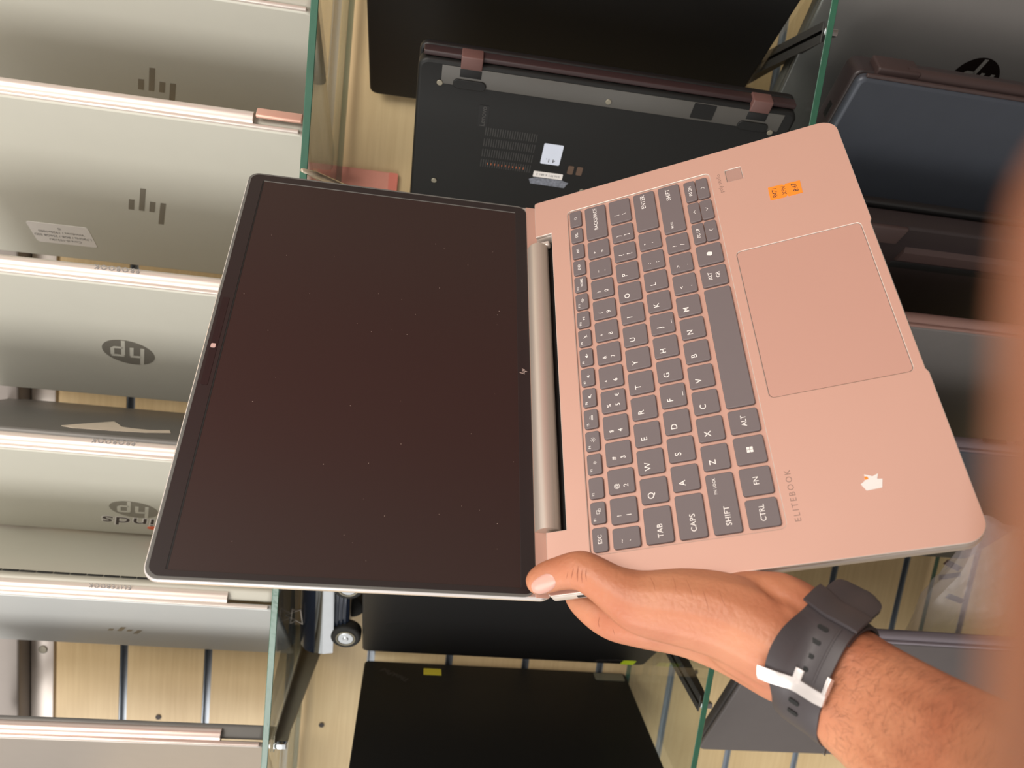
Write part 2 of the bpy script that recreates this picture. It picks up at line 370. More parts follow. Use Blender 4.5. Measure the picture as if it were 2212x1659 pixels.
spine_text(t, 'PROBOOK', 0.332, 0.0062)
t, lid, base = shelf_laptop('half open silver laptop with round logo above a white and orange sticker', G1, -0.227, 0.672, Z1, dirto(42), 0.332, 0.205, silver, silver_dark, silver_edge, open_=math.radians(34))
round_logo(0.046, silver, logo_g, lid, 0.160, 0.128, 0)
spine_text(t, 'PROBOOK', 0.332, 0.0062)
ss = link('script_sticker', text_mesh('minds', 0.034, off=0.0012, shear=0.3), white_p, lid, T((0.158, 0.163, 0.0002)))
link('script_sticker_text', text_mesh('minds', 0.034, shear=0.3, depth=0.0003), dark_ink, lid, T((0.158, 0.163, 0.0003)))
link('orange_flash', polys([[(0.140+0.020*math.cos(a*PI/8), 0.181+0.007*math.sin(a*PI/8)) for a in range(16)]], 0, 0.0003), mat('orange_red_print', (226, 96, 52), 0.5), lid)
torn = [(0.112, 0.036), (0.130, 0.026), (0.160, 0.020), (0.190, 0.017), (0.203, 0.024), (0.197, 0.040), (0.186, 0.062), (0.178, 0.078), (0.170, 0.066), (0.160, 0.048), (0.150, 0.044), (0.132, 0.042), (0.118, 0.052)]
tl_ = link('torn_label', polys([torn[::-1]], 0, 0.0004), tan, base, T((0, 0.004, -0.0136)))
t, lid, base = shelf_laptop('half open bluish silver laptop with small dark bar logo, beside the toy car', G1, -0.363, 0.672, Z1, dirto(41), 0.332, 0.215, silver_cool, silver, silver_edge, tb=0.012, open_=math.radians(33))
slash_logo(0.034, logo_d, lid, 0.166, 0.128, 0, 0.62)
spine_text(t, 'ELITEBOOK', 0.332, 0.0055)
for k in range(14):
    link('vent_slot', box(0.085+k*0.0145, 0.0085, -0.0135, 0.0985+k*0.0145, 0.0112, -0.0128), blk_dark, base)
t, lid, base = shelf_laptop('grey silver laptop at the lower left end of the upper shelf', G1, -0.506, 0.672, Z1, dirto(52), 0.332, 0.22, mat('warm_grey_lid', (166, 158, 150), 0.42, 0.5, 0.03), silver_dark, mat('pinkish_edge', (216, 196, 186), 0.3, 0.6), open_=math.radians(16))

# middle shelf, black laptops
G2 = 'black laptops on the middle shelf'
t, lid, base = shelf_laptop('large plain black laptop standing behind the black laptop with stickers', G2, 0.266, 0.664, Z2, (-0.505, 0.863), 0.388, 0.258, blk, blk, blk, barrel=False)
# the black laptop showing its underside
W2 = 0.332; D2 = 0.228
t, lid, base = shelf_laptop('black laptop showing its underside, vents, screws and white labels', G2, 0.139, 0.668, Z2, (-0.727, 0.686), W2, D2, blk, blk2, blk, tl=0.007, tb=0.014, face='base', open_=math.radians(6))
link('hinge_gap', box(0.004, -0.001, -0.0135, W2-0.004, 0.0035, -0.004, 0.001), mat('dark_brown_gap', (52, 36, 36), 0.4), t)
link('bottom_strip', box(0.012, 0.0075, -0.0004, W2-0.02, 0.0245, 0.0004, 0.0002), mat('smoky_grey_strip', (86, 84, 80), 0.35), base)
for a in (0.288, 0.036):
    h = link('hinge_cap', box(a-0.009, -0.003, -0.012, a+0.009, 0.0085, 0.0012, 0.001), mat('pinkish_brown_cap', (104, 74, 69), 0.45), t)
    link('hinge_notch', box(a-0.009, 0.0088, -0.004, a+0.009, 0.0160, 0.0008, 0.0003), blk_dark, t)
    link('rubber_foot', plate([rr(a-0.014, 0.018, a+0.014, 0.0265, 0.004)], 0.0, 0.0018, 0.0006), blk2, base)
for a, b in ((0.313, 0.024), (0.168, 0.019), (0.018, 0.026), (0.310, 0.128), (0.02, 0.128), (0.168, 0.118)):
    link('screw', plate([circ(a, b, 0.0026, 14)], 0.0002, 0.0012, 0.0004), steel, base)
for row in range(4):
    L = []
    for k in range(22):
        x0 = 0.268-k*0.0022; y0 = 0.062+row*0.0115
        L.append([(x0, y0), (x0+0.0008, y0), (x0+0.0008, y0+0.0085), (x0, y0+0.0085)])
    link('vent_row', polys(L, 0.0, 0.0001), mat('vent_edge_grey', (50, 49, 47), 0.5), base)
link('copper_fins', polys([[(0.262-k*0.0034, 0.100), (0.2612-k*0.0034+0.0014, 0.100), (0.2612-k*0.0034+0.0014, 0.1022), (0.262-k*0.0034, 0.1022)] for k in range(11)], 0.0001, 0.0001), mat('copper_fins', (190, 110, 74), 0.4, 0.5), base)
link('embossed_badge', plate([rr(0.268, 0.040, 0.277, 0.062, 0.001)], 0, 0.0003), blk_dark, base)
link('badge_text', text_mesh('Lenovo', 0.0068), mat('badge_grey', (64, 62, 60), 0.5), base, T((0.2725, 0.051, 0.0004)) @ Matrix.Rotation(-PI/2, 4, 'Z'))
link('white_square_label', plate([rr(0.196, 0.070, 0.214, 0.0925, 0.0012)], 0, 0.0003), mat('bluish_white_label', (212, 220, 236), 0.5), base)
link('label_print', text_mesh('4 1.', 0.006), dark_ink, base, T((0.205, 0.088, 0.0004)))
bl = link('barcode_label', plate([rr(0.190, 0.102, 0.218, 0.1085, 0.0006)], 0, 0.0003), white_p, base)
link('barcode_text', text_mesh('S/N PF1 6 4B1 2', 0.0034), grey_ink, base, T((0.204, 0.105, 0.0004)))
link('torn_foil_label', plate([[(0.183, 0.111), (0.190, 0.109), (0.216, 0.1095), (0.221, 0.112), (0.219, 0.117), (0.186, 0.1175)]], 0, 0.0003), mat('speckled_foil_label', (120, 124, 134), 0.5, 0.2, 0.8, 400), base)
for a in (0.173, 0.1815): link('amber_window', plate([rr(a, 0.091, a+0.0055, 0.1005, 0.0012)], 0, 0.0003), mat('amber_window', (96, 76, 62), 0.3), base)
link('port_hatch', plate([rr(0.074, 0.008, 0.094, 0.0225, 0.0008)], 0.0003, 0.0008, 0.0001), blk2, base)
# black laptop behind the wrist
t, lid, base = shelf_laptop('black laptop carrying the toy car, neon label at its lower corner', G2, -0.318, 0.662, Z2, (-0.725, 0.689), 0.340, 0.238, blk, blk, blk, barrel=False)
link('neon_label', plate([rr(0.014, 0.221, 0.030, 0.2365, 0.0003)], 0, 0.0003), yellow, lid)
link('faint_logo', text_mesh('ThinkPad', 0.010, shear=0.3), charcoal, lid, T((0.044, 0.222, 0.0002)) @ Matrix.Rotation(0.25, 4, 'Z'))
link('corner_label', plate([rr(0.29, 0.13, 0.315, 0.152, 0.001)], 0, 0.0002), blk2, lid)
# black laptop at the lower left, lid turned to the right
mxr = frame((-0.545, 0.655, Z2+CZ+0.0004+0.338), (0, 0, -1), (0.02, 1, 0))
t = thing('laptop', 'matt black laptop with dull yellow and grey corner stickers, beside the upper shelf bracket', 'laptop', mxr, G2)
lid = link('lid', plate([rr(0, 0, 0.338, 0.234, 0.006)], -0.006, 0, 0.0015), blk2, t)
base = link('base', plate([rr(0, 0, 0.338, 0.232, 0.006)], -0.014, 0, 0.003), blk, t, Matrix.Translation((0, 0, -0.007)) @ Matrix.Rotation(-0.5, 4, 'X'))
link('yellow_label', plate([rr(0.074, 0.209, 0.096, 0.222, 0.0003)], 0, 0.0003), mat('dull_yellow_label', (206, 196, 60), 0.6), lid)
link('corner_sticker', plate([rr(0.295, 0.216, 0.334, 0.2315, 0.002)], 0, 0.0003), mat('grey_green_sticker', (118, 120, 106), 0.4, 0.2, 0.15, 60), lid)
link('faint_logo', text_mesh('ThinkPad', 0.0105, shear=0.3), charcoal, lid, T((0.040, 0.205, 0.0002)) @ Matrix.Rotation(-0.55, 4, 'Z') @ Matrix.Scale(-1, 4, (0, 1, 0)) @ Matrix.Scale(-1, 4, (1, 0, 0)))

# lowest shelf
G3 = 'laptops on the lowest shelf'
t, lid, base = shelf_laptop('silver grey laptop with black round mirror logo at the top right corner', G3, 0.300, 0.662, Z3, (-0.78, 0.625), 0.378, 0.258, mat('steel_grey_lid', (150, 148, 146), 0.36, 0.7, 0.03), silver_dark, silver_dark, lid_bev=0.0026)
round_logo(0.050, silver_dark, logo_b, lid, 0.196, 0.125, 0)
t, lid, base = shelf_laptop('thick slate black laptop just right of the held laptop corner', G3, 0.172, 0.662, Z3, (-0.74, 0.67), 0.352, 0.245, slate, mat('brown_black_base', (52, 44, 44), 0.4, 0.1), brown_cap, tl=0.010, tb=0.026, lid_bev=0.0045)
link('hinge_block', box(0.295, -0.006, -0.030, 0.335, 0.004, -0.008, 0.002), brown_cap, t)
link('hinge_block', box(0.02, -0.006, -0.030, 0.06, 0.004, -0.008, 0.002), brown_cap, t)
for k in range(4): link('side_port', box(0.3515, 0.04+k*0.024, -0.026, 0.3524, 0.054+k*0.024, -0.018, 0.0003), blk_dark, t)
t, lid, base = shelf_laptop('black laptop showing its underside with a smoky printed service label', G3, 0.055, 0.664, Z3, (-0.62, 0.785), 0.350, 0.24, blk, mat('brown_black_bottom', (40, 33, 33), 0.38, 0, 0.06), blk, tl=0.008, tb=0.020, face='base')
link('battery_ridge', prism([(0.030, 0), (0.034, 0.004), (0.045, 0.0045), (0.049, 0)], 0.05, 0.262), mat('dark_brown_ridge', (56, 42, 40), 0.45), base)
link('vent_recess', box(0.05, 0.052, -0.001, 0.262, 0.061, 0.0004, 0.0004), blk_dark, base)
link('hinge_block', box(0.275, 0.004, -0.002, 0.335, 0.026, 0.003, 0.002), brown_cap, base)
sl = link('service_label', plate([rr(0.075, 0.135, 0.235, 0.170, 0.002)], 0, 0.0004), mat('smoky_label', (48, 44, 48), 0.2, 0, 0.1, coat=0.6), base)
link('label_panel', plate([rr(0.206, 0.137, 0.234, 0.168, 0.001)], 0.0004, 0.0006), mat('label_grey_panel', (92, 94, 98), 0.4), base)
link('label_bars', polys([[(0.16, 0.139), (0.186, 0.139), (0.186, 0.146), (0.16, 0.146)], [(0.085, 0.139), (0.15, 0.139), (0.15, 0.145), (0.085, 0.145)]], 0.0004, 0.0002), mat('label_light_bars', (150, 154, 160), 0.5), base)
link('label_lettering', text_mesh('PROP 65 CNF 4012 4QQ', 0.006), mat('label_dim_print', (98, 92, 96), 0.5), base, T((0.14, 0.158, 0.0006)))
t, lid, base = shelf_laptop('grey laptop with a dark reddish spine, right of the held laptop palm rest', G3, -0.036, 0.664, Z3, (-0.70, 0.714), 0.335, 0.23, grey_lid, mat('reddish_dark_base', (104, 80, 76), 0.4, 0.2), mat('reddish_edge', (140, 110, 102), 0.35, 0.3), tb=0.011)
t, lid, base = shelf_laptop('bluish dark grey laptop whose rounded end shows under the held laptop corner', G3, -0.150, 0.664, Z3, (-0.72, 0.69), 0.352, 0.243, slate, charcoal, mat('mauve_grey_edge', (112, 100, 104), 0.4, 0.3), tb=0.012)
link('side_port', box(0.13, -0.0105, -0.012, 0.155, -0.0085, -0.0075, 0.0008), blk_dark, t)
link('side_port', box(0.10, -0.0105, -0.012, 0.12, -0.0085, -0.0075, 0.0008), blk_dark, t)
t, lid, base = shelf_laptop('charcoal grey laptop leaning below the wrist and the green shelf edge', G3, -0.355, 0.662, Z3, (-0.88, 0.47), 0.332, 0.238, mat('charcoal_lid', (94, 88, 88), 0.5, 0.1, 0.05), charcoal, mat('pale_mauve_edge', (150, 142, 150), 0.35, 0.3), tb=0.012)

# ------------------------------------------------------------------ small things on and between the shelves
t = thing('toy_car', 'dark blue toy car with chrome side panel standing on the black laptop', 'toy car', T((-0.416, 0.797, Z2+0.3412+CZ)) @ Matrix.Rotation(math.radians(-20), 4, 'Z'))
def tp(me, name, m, mx=None, par=None): return link(name, me, m, par or t, mx)
tp(box(-0.042, -0.022, 0.014, 0.070, 0.022, 0.036, 0.004), 'body', navy)
tp(box(-0.026, -0.019, 0.034, 0.034, 0.019, 0.056, 0.008), 'cabin', navy)
pr = [(-0.026, 0.030), (-0.028, 0.040), (-0.027, 0.050), (-0.023, 0.060), (-0.014, 0.067), (-0.012, 0.065), (-0.021, 0.058), (-0.025, 0.049), (-0.026, 0.040), (-0.0245, 0.031)]
tp(prism(pr, -0.052, 0.062, 60), 'chrome_panel', chrome)
pr2 = [(y-0.0012, z+0.0004) for y, z in pr[2:8]]
tp(prism(pr2, -0.0515, 0.0615, 60), 'dark_window', navy)
tp(box(-0.050, -0.016, 0.016, -0.038, 0.016, 0.030, 0.003), 'bumper', navy)
for k in range(4): tp(box(-0.036, -0.0236, 0.0175+k*0.0042, 0.040, -0.0215, 0.0195+k*0.0042, 0.0006), 'side_rib', navy)
for sx in (-0.024, 0.052):
    for sy in (-1, 1):
        wh = tp(plate([circ(0, 0, 0.0165, 36)], -0.007, 0.007, 0.003), 'wheel', tyre, frame((sx, sy*0.0215, 0.0165), (1 if sy < 0 else -1, 0, 0), (0, 0, 1)))
        link('rim', plate([circ(0, 0, 0.0108, 30), circ(0, 0, 0.0088, 30)], 0.0055, 0.0082, 0.0006), steel, wh)
        link('hub', plate([circ(0, 0, 0.0086, 24)], 0.0062, 0.0078, 0.0006), chrome, wh)
        link('hub_cap', plate([circ(0, 0, 0.0032, 16)], 0.006, 0.0085, 0.0010), chrome, wh)
tp(tube([(0.010, -0.022, 0.066), (-0.012, -0.022, 0.064), (0.000, -0.022, 0.0815)], 0.0011, 8, True), 'wire_triangle', mat('white_wire', (232, 224, 214), 0.35), None)

o = link('pink_card', plate([rr(-0.022, -0.044, 0.022, 0.044, 0.003)], 0, 0.002, 0.0006), pink, None, frame((0.034, WY-0.0028, 0.086+CZ), (1, 0, 0), (0, 0, 1)))
tag(o, 'pink and white printed card on the wooden wall above the screen corner', 'card')
link('card_border', plate([rr(-0.022, -0.044, 0.022, -0.034, 0.002)], 0.0021, 0.0024), mat('coral_card_edge', (226, 128, 110), 0.5), o)
o = link('clear_plastic_strip', tube([(0.0335, 0.645, 0.106+CZ), (0.032, 0.66, 0.098+CZ), (0.027, 0.70, 0.080+CZ), (0.025, 0.74, 0.067+CZ), (0.023, 0.77, 0.058+CZ)], [0.0015, 0.003, 0.003, 0.0026, 0.002], 6), mat('glossy_clear_strip', (196, 182, 160), 0.1, 0.3, 0.5, 60, coat=1.0))
tag(o, 'glossy clear plastic strip hooked on the upper shelf edge above the screen', 'plastic strip')

# crumpled bag on the lowest shelf
def crumple(w_, h_, dp, seed, nx=46, ny=46):
    bm = bmesh.new(); R = random.Random(seed); G = [[None]*(ny+1) for _ in range(nx+1)]
    fx = [(R.uniform(-90, 90), R.uniform(-90, 90), R.uniform(0, 6)) for _ in range(10)]
    for side in (0, 1):
        V = [[None]*(ny+1) for _ in range(nx+1)]
        for i in range(nx+1):
            for j in range(ny+1):
                x, y = i/nx*2-1, j/ny*2-1; e = max(0, (1-x*x)*(1-y*y))**0.35
                f = sum(abs(math.sin(a*x*w_+b*y*h_+c)) for a, b, c in fx)/10
                z = (1 if side == 0 else -1)*dp*e*(0.7+0.6*f)+0.004*(f-0.5)
                ex = 1+0.06*math.sin(5*y+seed); V[i][j] = bm.verts.new((x*w_/2*ex, y*h_/2*(1+0.05*math.sin(6*x)), z))
        for i in range(nx):
            for j in range(ny):
                q = (V[i][j], V[i+1][j], V[i+1][j+1], V[i][j+1]); bm.faces.new(q if side == 0 else q[::-1])
    bmesh.ops.remove_doubles(bm, verts=bm.verts, dist=1e-5)
    me = bpy.data.meshes.new('bag'); bm.to_mesh(me); bm.free(); return me
bag = link('plastic_bag', crumple(0.17, 0.13, 0.022, 3), clear_p, None, frame((-0.305, 0.70, Z3+0.0735+CZ), (-0.9, 0.3, 0.1), (0, 0, 1)))
tag(bag, 'crumpled clear plastic bag with dark marks on the lowest shelf', 'plastic bag')
for i, (a, b, c) in enumerate(((-0.045, 0.03, 0.4), (-0.03, 0.02, -0.5), (0.0, 0.03, 0.3), (0.015, 0.025, -0.4), (0.045, 0.0, 0.2))):
    link('printed_mark', polys([[(-0.0035, -0.012), (0.0035, -0.012), (0.0035, 0.012), (-0.0035, 0.012)]], 0, 0.0004), mat('brown_mark', (84, 62, 52), 0.6), bag, T((a, b, 0.030)) @ Matrix.Rotation(c, 4, 'Z'))

# ------------------------------------------------------------------ the open laptop in the hand
u = Vector((0.7079, 0.7060, 0.0194)); v = Vector((0.3611, -0.3381, -0.8691))
LT = frame(Vector((-0.19458, 0.39393, -0.08541+CZ)), u, -v)
lap = thing('laptop', 'open silver laptop tinted by a painted rose reflection, held in the hand with the screen off', 'laptop', LT)
BW, BD = 0.3158, 0.2246
BT = 0.0115
def notch(x0, x1, d, base_y=0.0):
    return [(x1, base_y), (x1, base_y-d), (x0, base_y-d), (x0, base_y)]
r = 0.011
front = rr(0, -BD, BW, 0, 0.011, 8)
def outline():
    P = []
    def arc(cx, cy, r, a0, a1, n=8):
        for k in range(n+1):
            a = math.radians(a0+(a1-a0)*k/n); P.append((cx+r*math.cos(a), cy+r*math.sin(a)))
    arc(0.0115, -BD+0.0115, 0.0115, 180, 270); 
    P.extend([(0.098, -BD), (0.101, -BD+0.0012), (0.214, -BD+0.0012), (0.217, -BD)])
    arc(BW-0.0115, -BD+0.0115, 0.0115, 270, 360)
    arc(BW-0.002, -0.002, 0.002, 0, 90, 3)
    P.extend([(0.2790, 0.0), (0.2790, -0.0126), (0.0385, -0.0126), (0.0385, 0.0)])
    arc(0.002, -0.002, 0.002, 90, 180, 3)
    return P
well = rr(0.0205, -0.1338, 0.2965, -0.0262, 0.0035)
pad = rr(0.1005, -0.2176, 0.2160, -0.1400, 0.0030)
fp = rr(0.2822, -0.1560, 0.2942, -0.1450, 0.0008)
top_me = plate([outline(), well, pad, fp], -0.0022, 0.0, 0.00055, 3)
deck = link('palm_rest_deck', top_me, rose, lap)
deck.data.materials.append(silver_edge)
for p_ in deck.data.polygons:
    if abs(p_.normal.z) < 0.97: p_.material_index = 1  # side and bevel faces made lighter, painting the white edge highlights
low = link('base', plate([outline()], -BT, -0.0014, 0.0030, 4), silver_edge, lap)
link('well_floor', plate([rr(0.0195, -0.1348, 0.2975, -0.0252, 0.004)], -0.0021, -0.0013), rose, low)
link('trackpad', plate([rr(0.10075, -0.21735, 0.21575, -0.14025, 0.0029)], -0.0015, -0.00035, 0.0001, 1), rose_pad, lap)
link('fingerprint_reader', plate([rr(0.2824, -0.1558, 0.2940, -0.1452, 0.0007)], -0.0014, -0.0005, 0.0001, 1), mat('reader_glass', (206, 166, 154), 0.25, 0.4), lap)
link('hinge_shade_plate', box(0.0388, -0.0125, -0.0112, 0.2787, -0.0015, -0.0098), blk_dark, low)  # black plate added to paint the shade inside the hinge gap
link('usb_port', box(-0.0004, -0.0245, -0.0072, 0.0006, -0.0155, -0.0042, 0.0003), blk_dark, low)
link('front_scoop', box(0.100, -BD+0.0004, -0.0052, 0.215, -BD+0.0014, -0.0026, 0.0002), silver_dark, low)
link('word_mark', text_mesh('ELITEBOOK', 0.0047, space=1.32, depth=0.00005), ink, deck, T((0.0382, -0.1402, 0.00003)))
link('audio_mark', text_mesh('poly studio', 0.0040, space=1.05, depth=0.00005), ink, deck, T((0.2828, -0.1398, 0.00003)))
ol = link('price_sticker', plate([[(0.2540, -0.1695), (0.2535, -0.1795), (0.2548, -0.1805), (0.2535, -0.1815), (0.2537, -0.1905), (0.2655, -0.1910), (0.2658, -0.1815), (0.2645, -0.1805), (0.2660, -0.1795), (0.2662, -0.1700)]], 0.0, 0.0002), orange, deck)
for i, (s, y, sz) in enumerate((('R471', -0.1735, 0.0046), ('XPN', -0.1795, 0.0040), ('8:47', -0.1868, 0.0046))):
    link('handwriting', text_mesh(s, sz, shear=0.15), dark_ink, deck, T((0.2598, y, 0.00022)) @ Matrix.Rotation(0.08*(i-1), 4, 'Z'))
tr_ = link('torn_sticker', polys([[(0.0345, -0.1765), (0.0350, -0.1842), (0.0398, -0.1855), (0.0402, -0.1830), (0.0432, -0.1842), (0.0420, -0.1812), (0.0438, -0.1775), (0.0400, -0.1768), (0.0385, -0.1745)]], 0, 0.0002), white_p, deck)
link('orange_remnant', polys([[(0.0405, -0.1770), (0.0425, -0.1772), (0.0422, -0.1786), (0.0408, -0.1790)]], 0.0002, 0.00015), orange, deck)

# keys
KP = 0.01872
def key(x0, y0, x1, y1, legends):
    cx, cy = (x0+x1)/2, -(y0+y1)/2; w_, h_ = (x1-x0), (y1-y0)
    k = link('key', plate([rr(-w_/2, -h_/2, w_/2, h_/2, 0.0016, 4)], 0, 0.0019, 0.0005, 2), key_m, lap, T((cx, cy, -0.0013)))
    parts = []
    for L in legends:
        kind, fx, fy, sz = L[1], L[2], L[3], L[4]; s = L[0]
        p = ((fx-0.5)*w_, (0.5-fy)*h_, 0.00192)
        if kind == 't': me = text_mesh(s, sz*1.15, depth=0.00005, off=0.00002)
        elif kind == 'l': me = text_mesh(s, sz*1.22, align='LEFT', depth=0.00005, off=0.00002, space=1.06)
        elif kind == 'r': me = text_mesh(s, sz*1.22, align='RIGHT', depth=0.00005, off=0.00002, space=1.06)
        else: me = polys(s, 0, 0.00005)
        parts.append((me, T(p)))
    if parts: link('key_legend', join(parts), legend_m, k)
mm = 0.001
def q(x, y, w_, h_): return [(x-w_/2, y-h_/2), (x+w_/2, y-h_/2), (x+w_/2, y+h_/2), (x-w_/2, y+h_/2)]
def ring(r0, t_, n=18, a0=0, a1=360):
    L = []
    for k in range(n):
        a, b = math.radians(a0+(a1-a0)*k/n), math.radians(a0+(a1-a0)*(k+1)/n)
        L.append([(r0*math.cos(a), r0*math.sin(a)), ((r0+t_)*math.cos(a), (r0+t_)*math.sin(a)), ((r0+t_)*math.cos(b), (r0+t_)*math.sin(b)), (r0*math.cos(b), r0*math.sin(b))])
    return L
def sun(r_, n=8):
    L = ring(r_*0.35, 0.00022, 10)
    for k in range(n):
        a = 2*PI*k/n; c, s = math.cos(a), math.sin(a); w_ = 0.0001
        L.append([(c*r_*.65-s*w_, s*r_*.65+c*w_), (c*r_*.65+s*w_, s*r_*.65-c*w_), (c*r_+s*w_, s*r_-c*w_), (c*r_-s*w_, s*r_+c*w_)])
    return L
def frame_q(x, y, w_, h_, t_=0.00022): return [q(x, y+h_/2, w_, t_), q(x, y-h_/2, w_, t_), q(x-w_/2, y, t_, h_), q(x+w_/2, y, t_, h_)]
speaker = [[(-0.0014, -0.0005), (-0.0006, -0.0005), (-0.0006, 0.0005), (-0.0014, 0.0005)], [(-0.0006, -0.0005), (0.0002, -0.0012), (0.0002, 0.0012), (-0.0006, 0.0005)]]
plus = [q(0.0012, 0, 0.0011, 0.00022), q(0.0012, 0, 0.00022, 0.0011)]; minus = [q(0.0012, 0, 0.0011, 0.00022)]
keyb = [q(0.0, -0.0008, 0.0030, 0.00025), q(0, 0, 0.0030, 0.00025), q(-0.0015, -0.0004, 0.00025, 0.001), q(0.0015, -0.0004, 0.00025, 0.001), q(0, 0.0010, 0.00022, 0.0008), q(-0.0009, 0.0009, 0.00022, 0.0006), q(0.0009, 0.0009, 0.00022, 0.0006)]
micm = ring(0.0004, 0.00022, 10)+[q(0, -0.0008, 0.00022, 0.0008), q(0, -0.0012, 0.0012, 0.0002), [(-0.0013, 0.0011), (-0.0011, 0.0013), (0.0013, -0.0011), (0.0011, -0.0013)]]
play = [[(-0.0013, -0.0009), (0.0001, 0), (-0.0013, 0.0009)], q(0.0005, 0, 0.00025, 0.0018), q(0.0011, 0, 0.00025, 0.0018)]
gear = ring(0.0009, 0.00025, 14)+ring(0.0003, 0.0002, 8)+[q(-0.0018, 0, 0.0006, 0.0003), q(0.0018, 0, 0.0006, 0.0003)]
scr = frame_q(-0.0004, 0.0004, 0.0022, 0.0017)+frame_q(0.0007, -0.0005, 0.0018, 0.0015)
icons = [scr, None, sun(0.0011), sun(0.0017), keyb, speaker+micm[-1:], speaker+minus, speaker+plus, micm, play, gear]
fy0, fy1 = 0.0280, 0.0371
key(0.0218, fy0, 0.0364, fy1, [('ESC', 't', .5, .5, .0030)])
for i in range(15):
    x0 = 0.0388+i*0.01598; leg = []
    if i < 11:
        leg.append(('F%d' % (i+1), 'l', .12, .28, .0017))
        if icons[i]: leg.append((icons[i], 'p', .55, .55, 0))
    elif i == 11: leg = [('F12', 'l', .12, .28, .0016), ('HOME', 't', .58, .60, .0022)]
    else: leg = [(('END', 'INS', 'DEL')[i-12], 't', .5, .5, .0023)]
    key(x0, fy0, x0+0.0137, fy1, leg)
key(0.2786, fy0, 0.2946, fy1, [(ring(0.0009, 0.00025, 16, 120, 420)+[q(0, 0.0009, 0.00025, 0.0012)], 'p', .5, .5, 0)])
R1 = (0.0399, 0.0558); KW = 0.0162
key(0.0218, R1[0], 0.0343, R1[1], [('~', 't', .35, .33, .0032), ('`', 't', .35, .70, .0034)])
sym = '!@#$%^&*()_+'; dig = '1234567890-='
for i in range(12):
    x0 = 0.0367+i*KP; L = [(sym[i], 't', .30, .32, .0031), (dig[i], 't', .30, .68, .0036)]
    if i == 4: L.append(('\u20ac', 't', .75, .68, .0032))
    key(x0, R1[0], x0+KW, R1[1], L)
key(0.2614, R1[0], 0.2940, R1[1], [('BACKSPACE', 'r', .93, .50, .0032)])
R2 = (0.0586, 0.0745)
key(0.0218, R2[0], 0.0438, R2[1], [('TAB', 'l', .14, .55, .0036)])
for i, s in enumerate('QWERTYUIOP'): 
    x0 = 0.0461+i*KP; key(x0, R2[0], x0+KW, R2[1], [(s, 't', .30, .38, .0046)])
for i, (a, b) in enumerate((('{', '['), ('}', ']'))):
    x0 = 0.0461+(10+i)*KP; key(x0, R2[0], x0+KW, R2[1], [(a, 't', .32, .32, .0034), (b, 't', .32, .68, .0036)])
key(0.2709, R2[0], 0.2940, R2[1], [('|', 't', .32, .32, .0034), ('\\', 't', .32, .68, .0036)])
R3 = (0.0773, 0.0930)
key(0.0218, R3[0], 0.0483, R3[1], [('CAPS', 'l', .14, .55, .0036)])
for i, s in enumerate('ASDFGHJKL'):
    x0 = 0.0507+i*KP; L = [(s, 't', .30, .38, .0046)]
    if s in 'FJ': L.append(([q(0, 0, 0.003, 0.0003)], 'p', .5, .88, 0))
    key(x0, R3[0], x0+KW, R3[1], L)
for i, (a, b) in enumerate(((':', ';'), ('"', "'"))):
    x0 = 0.0507+(9+i)*KP; key(x0, R3[0], x0+KW, R3[1], [(a, 't', .32, .32, .0034), (b, 't', .32, .68, .0036)])
key(0.2568, R3[0], 0.2940, R3[1], [('ENTER', 'r', .93, .45, .0036)])
R4 = (0.0960, 0.1114)
key(0.0218, R4[0], 0.0580, R4[1], [('SHIFT', 'l', .12, .58, .0036), ('FN LOCK', 'r', .93, .30, .0019)])
for i, s in enumerate('ZXCVBNM'):
    x0 = 0.0605+i*KP; key(x0, R4[0], x0+KW, R4[1], [(s, 't', .30, .38, .0046)])
for i, (a, b) in enumerate((('<', ','), ('>', '.'), ('?', '/'))):
    x0 = 0.0605+(7+i)*KP; key(x0, R4[0], x0+KW, R4[1], [(a, 't', .32, .35, .0034), (b, 't', .32, .70, .0036)])
key(0.2478, R4[0], 0.2940, R4[1], [('SHIFT', 'r', .93, .45, .0036), ('MUTE', 'l', .08, .40, .0018)])
R5 = (0.1147, 0.1316)
for x0, x1, s in ((0.0224, 0.0391, 'CTRL'), (0.0415, 0.0582, 'FN'), (0.0606, 0.0781, 'w'), (0.0806, 0.0962, 'ALT'), (0.0985, 0.1898, ''), (0.1922, 0.2089, 'a'), (0.2112, 0.2288, 'c')):
    if s == 'w': L = [([q(a, b, 0.00165, 0.00165) for a in (-0.00095, 0.00095) for b in (-0.00095, 0.00095)], 'p', .5, .5, 0)]
    elif s == 'a': L = [('ALT', 't', .5, .36, .0032), ('GR', 't', .5, .66, .0032)]
    elif s == 'c': L = [([[(-0.0019, -0.0004), (-0.0010, 0.0018), (0.0006, 0.0018), (-0.0002, -0.0004)], [(0.0019, 0.0004), (0.0010, -0.0018), (-0.0006, -0.0018), (0.0002, 0.0004)], [(-0.0019, -0.0004), (-0.0002, -0.0004), (-0.0006, -0.0018), (-0.0013, -0.0016)], [(0.0019, 0.0004), (0.0002, 0.0004), (0.0006, 0.0018), (0.0013, 0.0016)]], 'p', .5, .5, 0)]
    else: L = [(s, 't', .5, .5, .0036)] if s else []
    key(x0, R5[0], x1, R5[1], L)
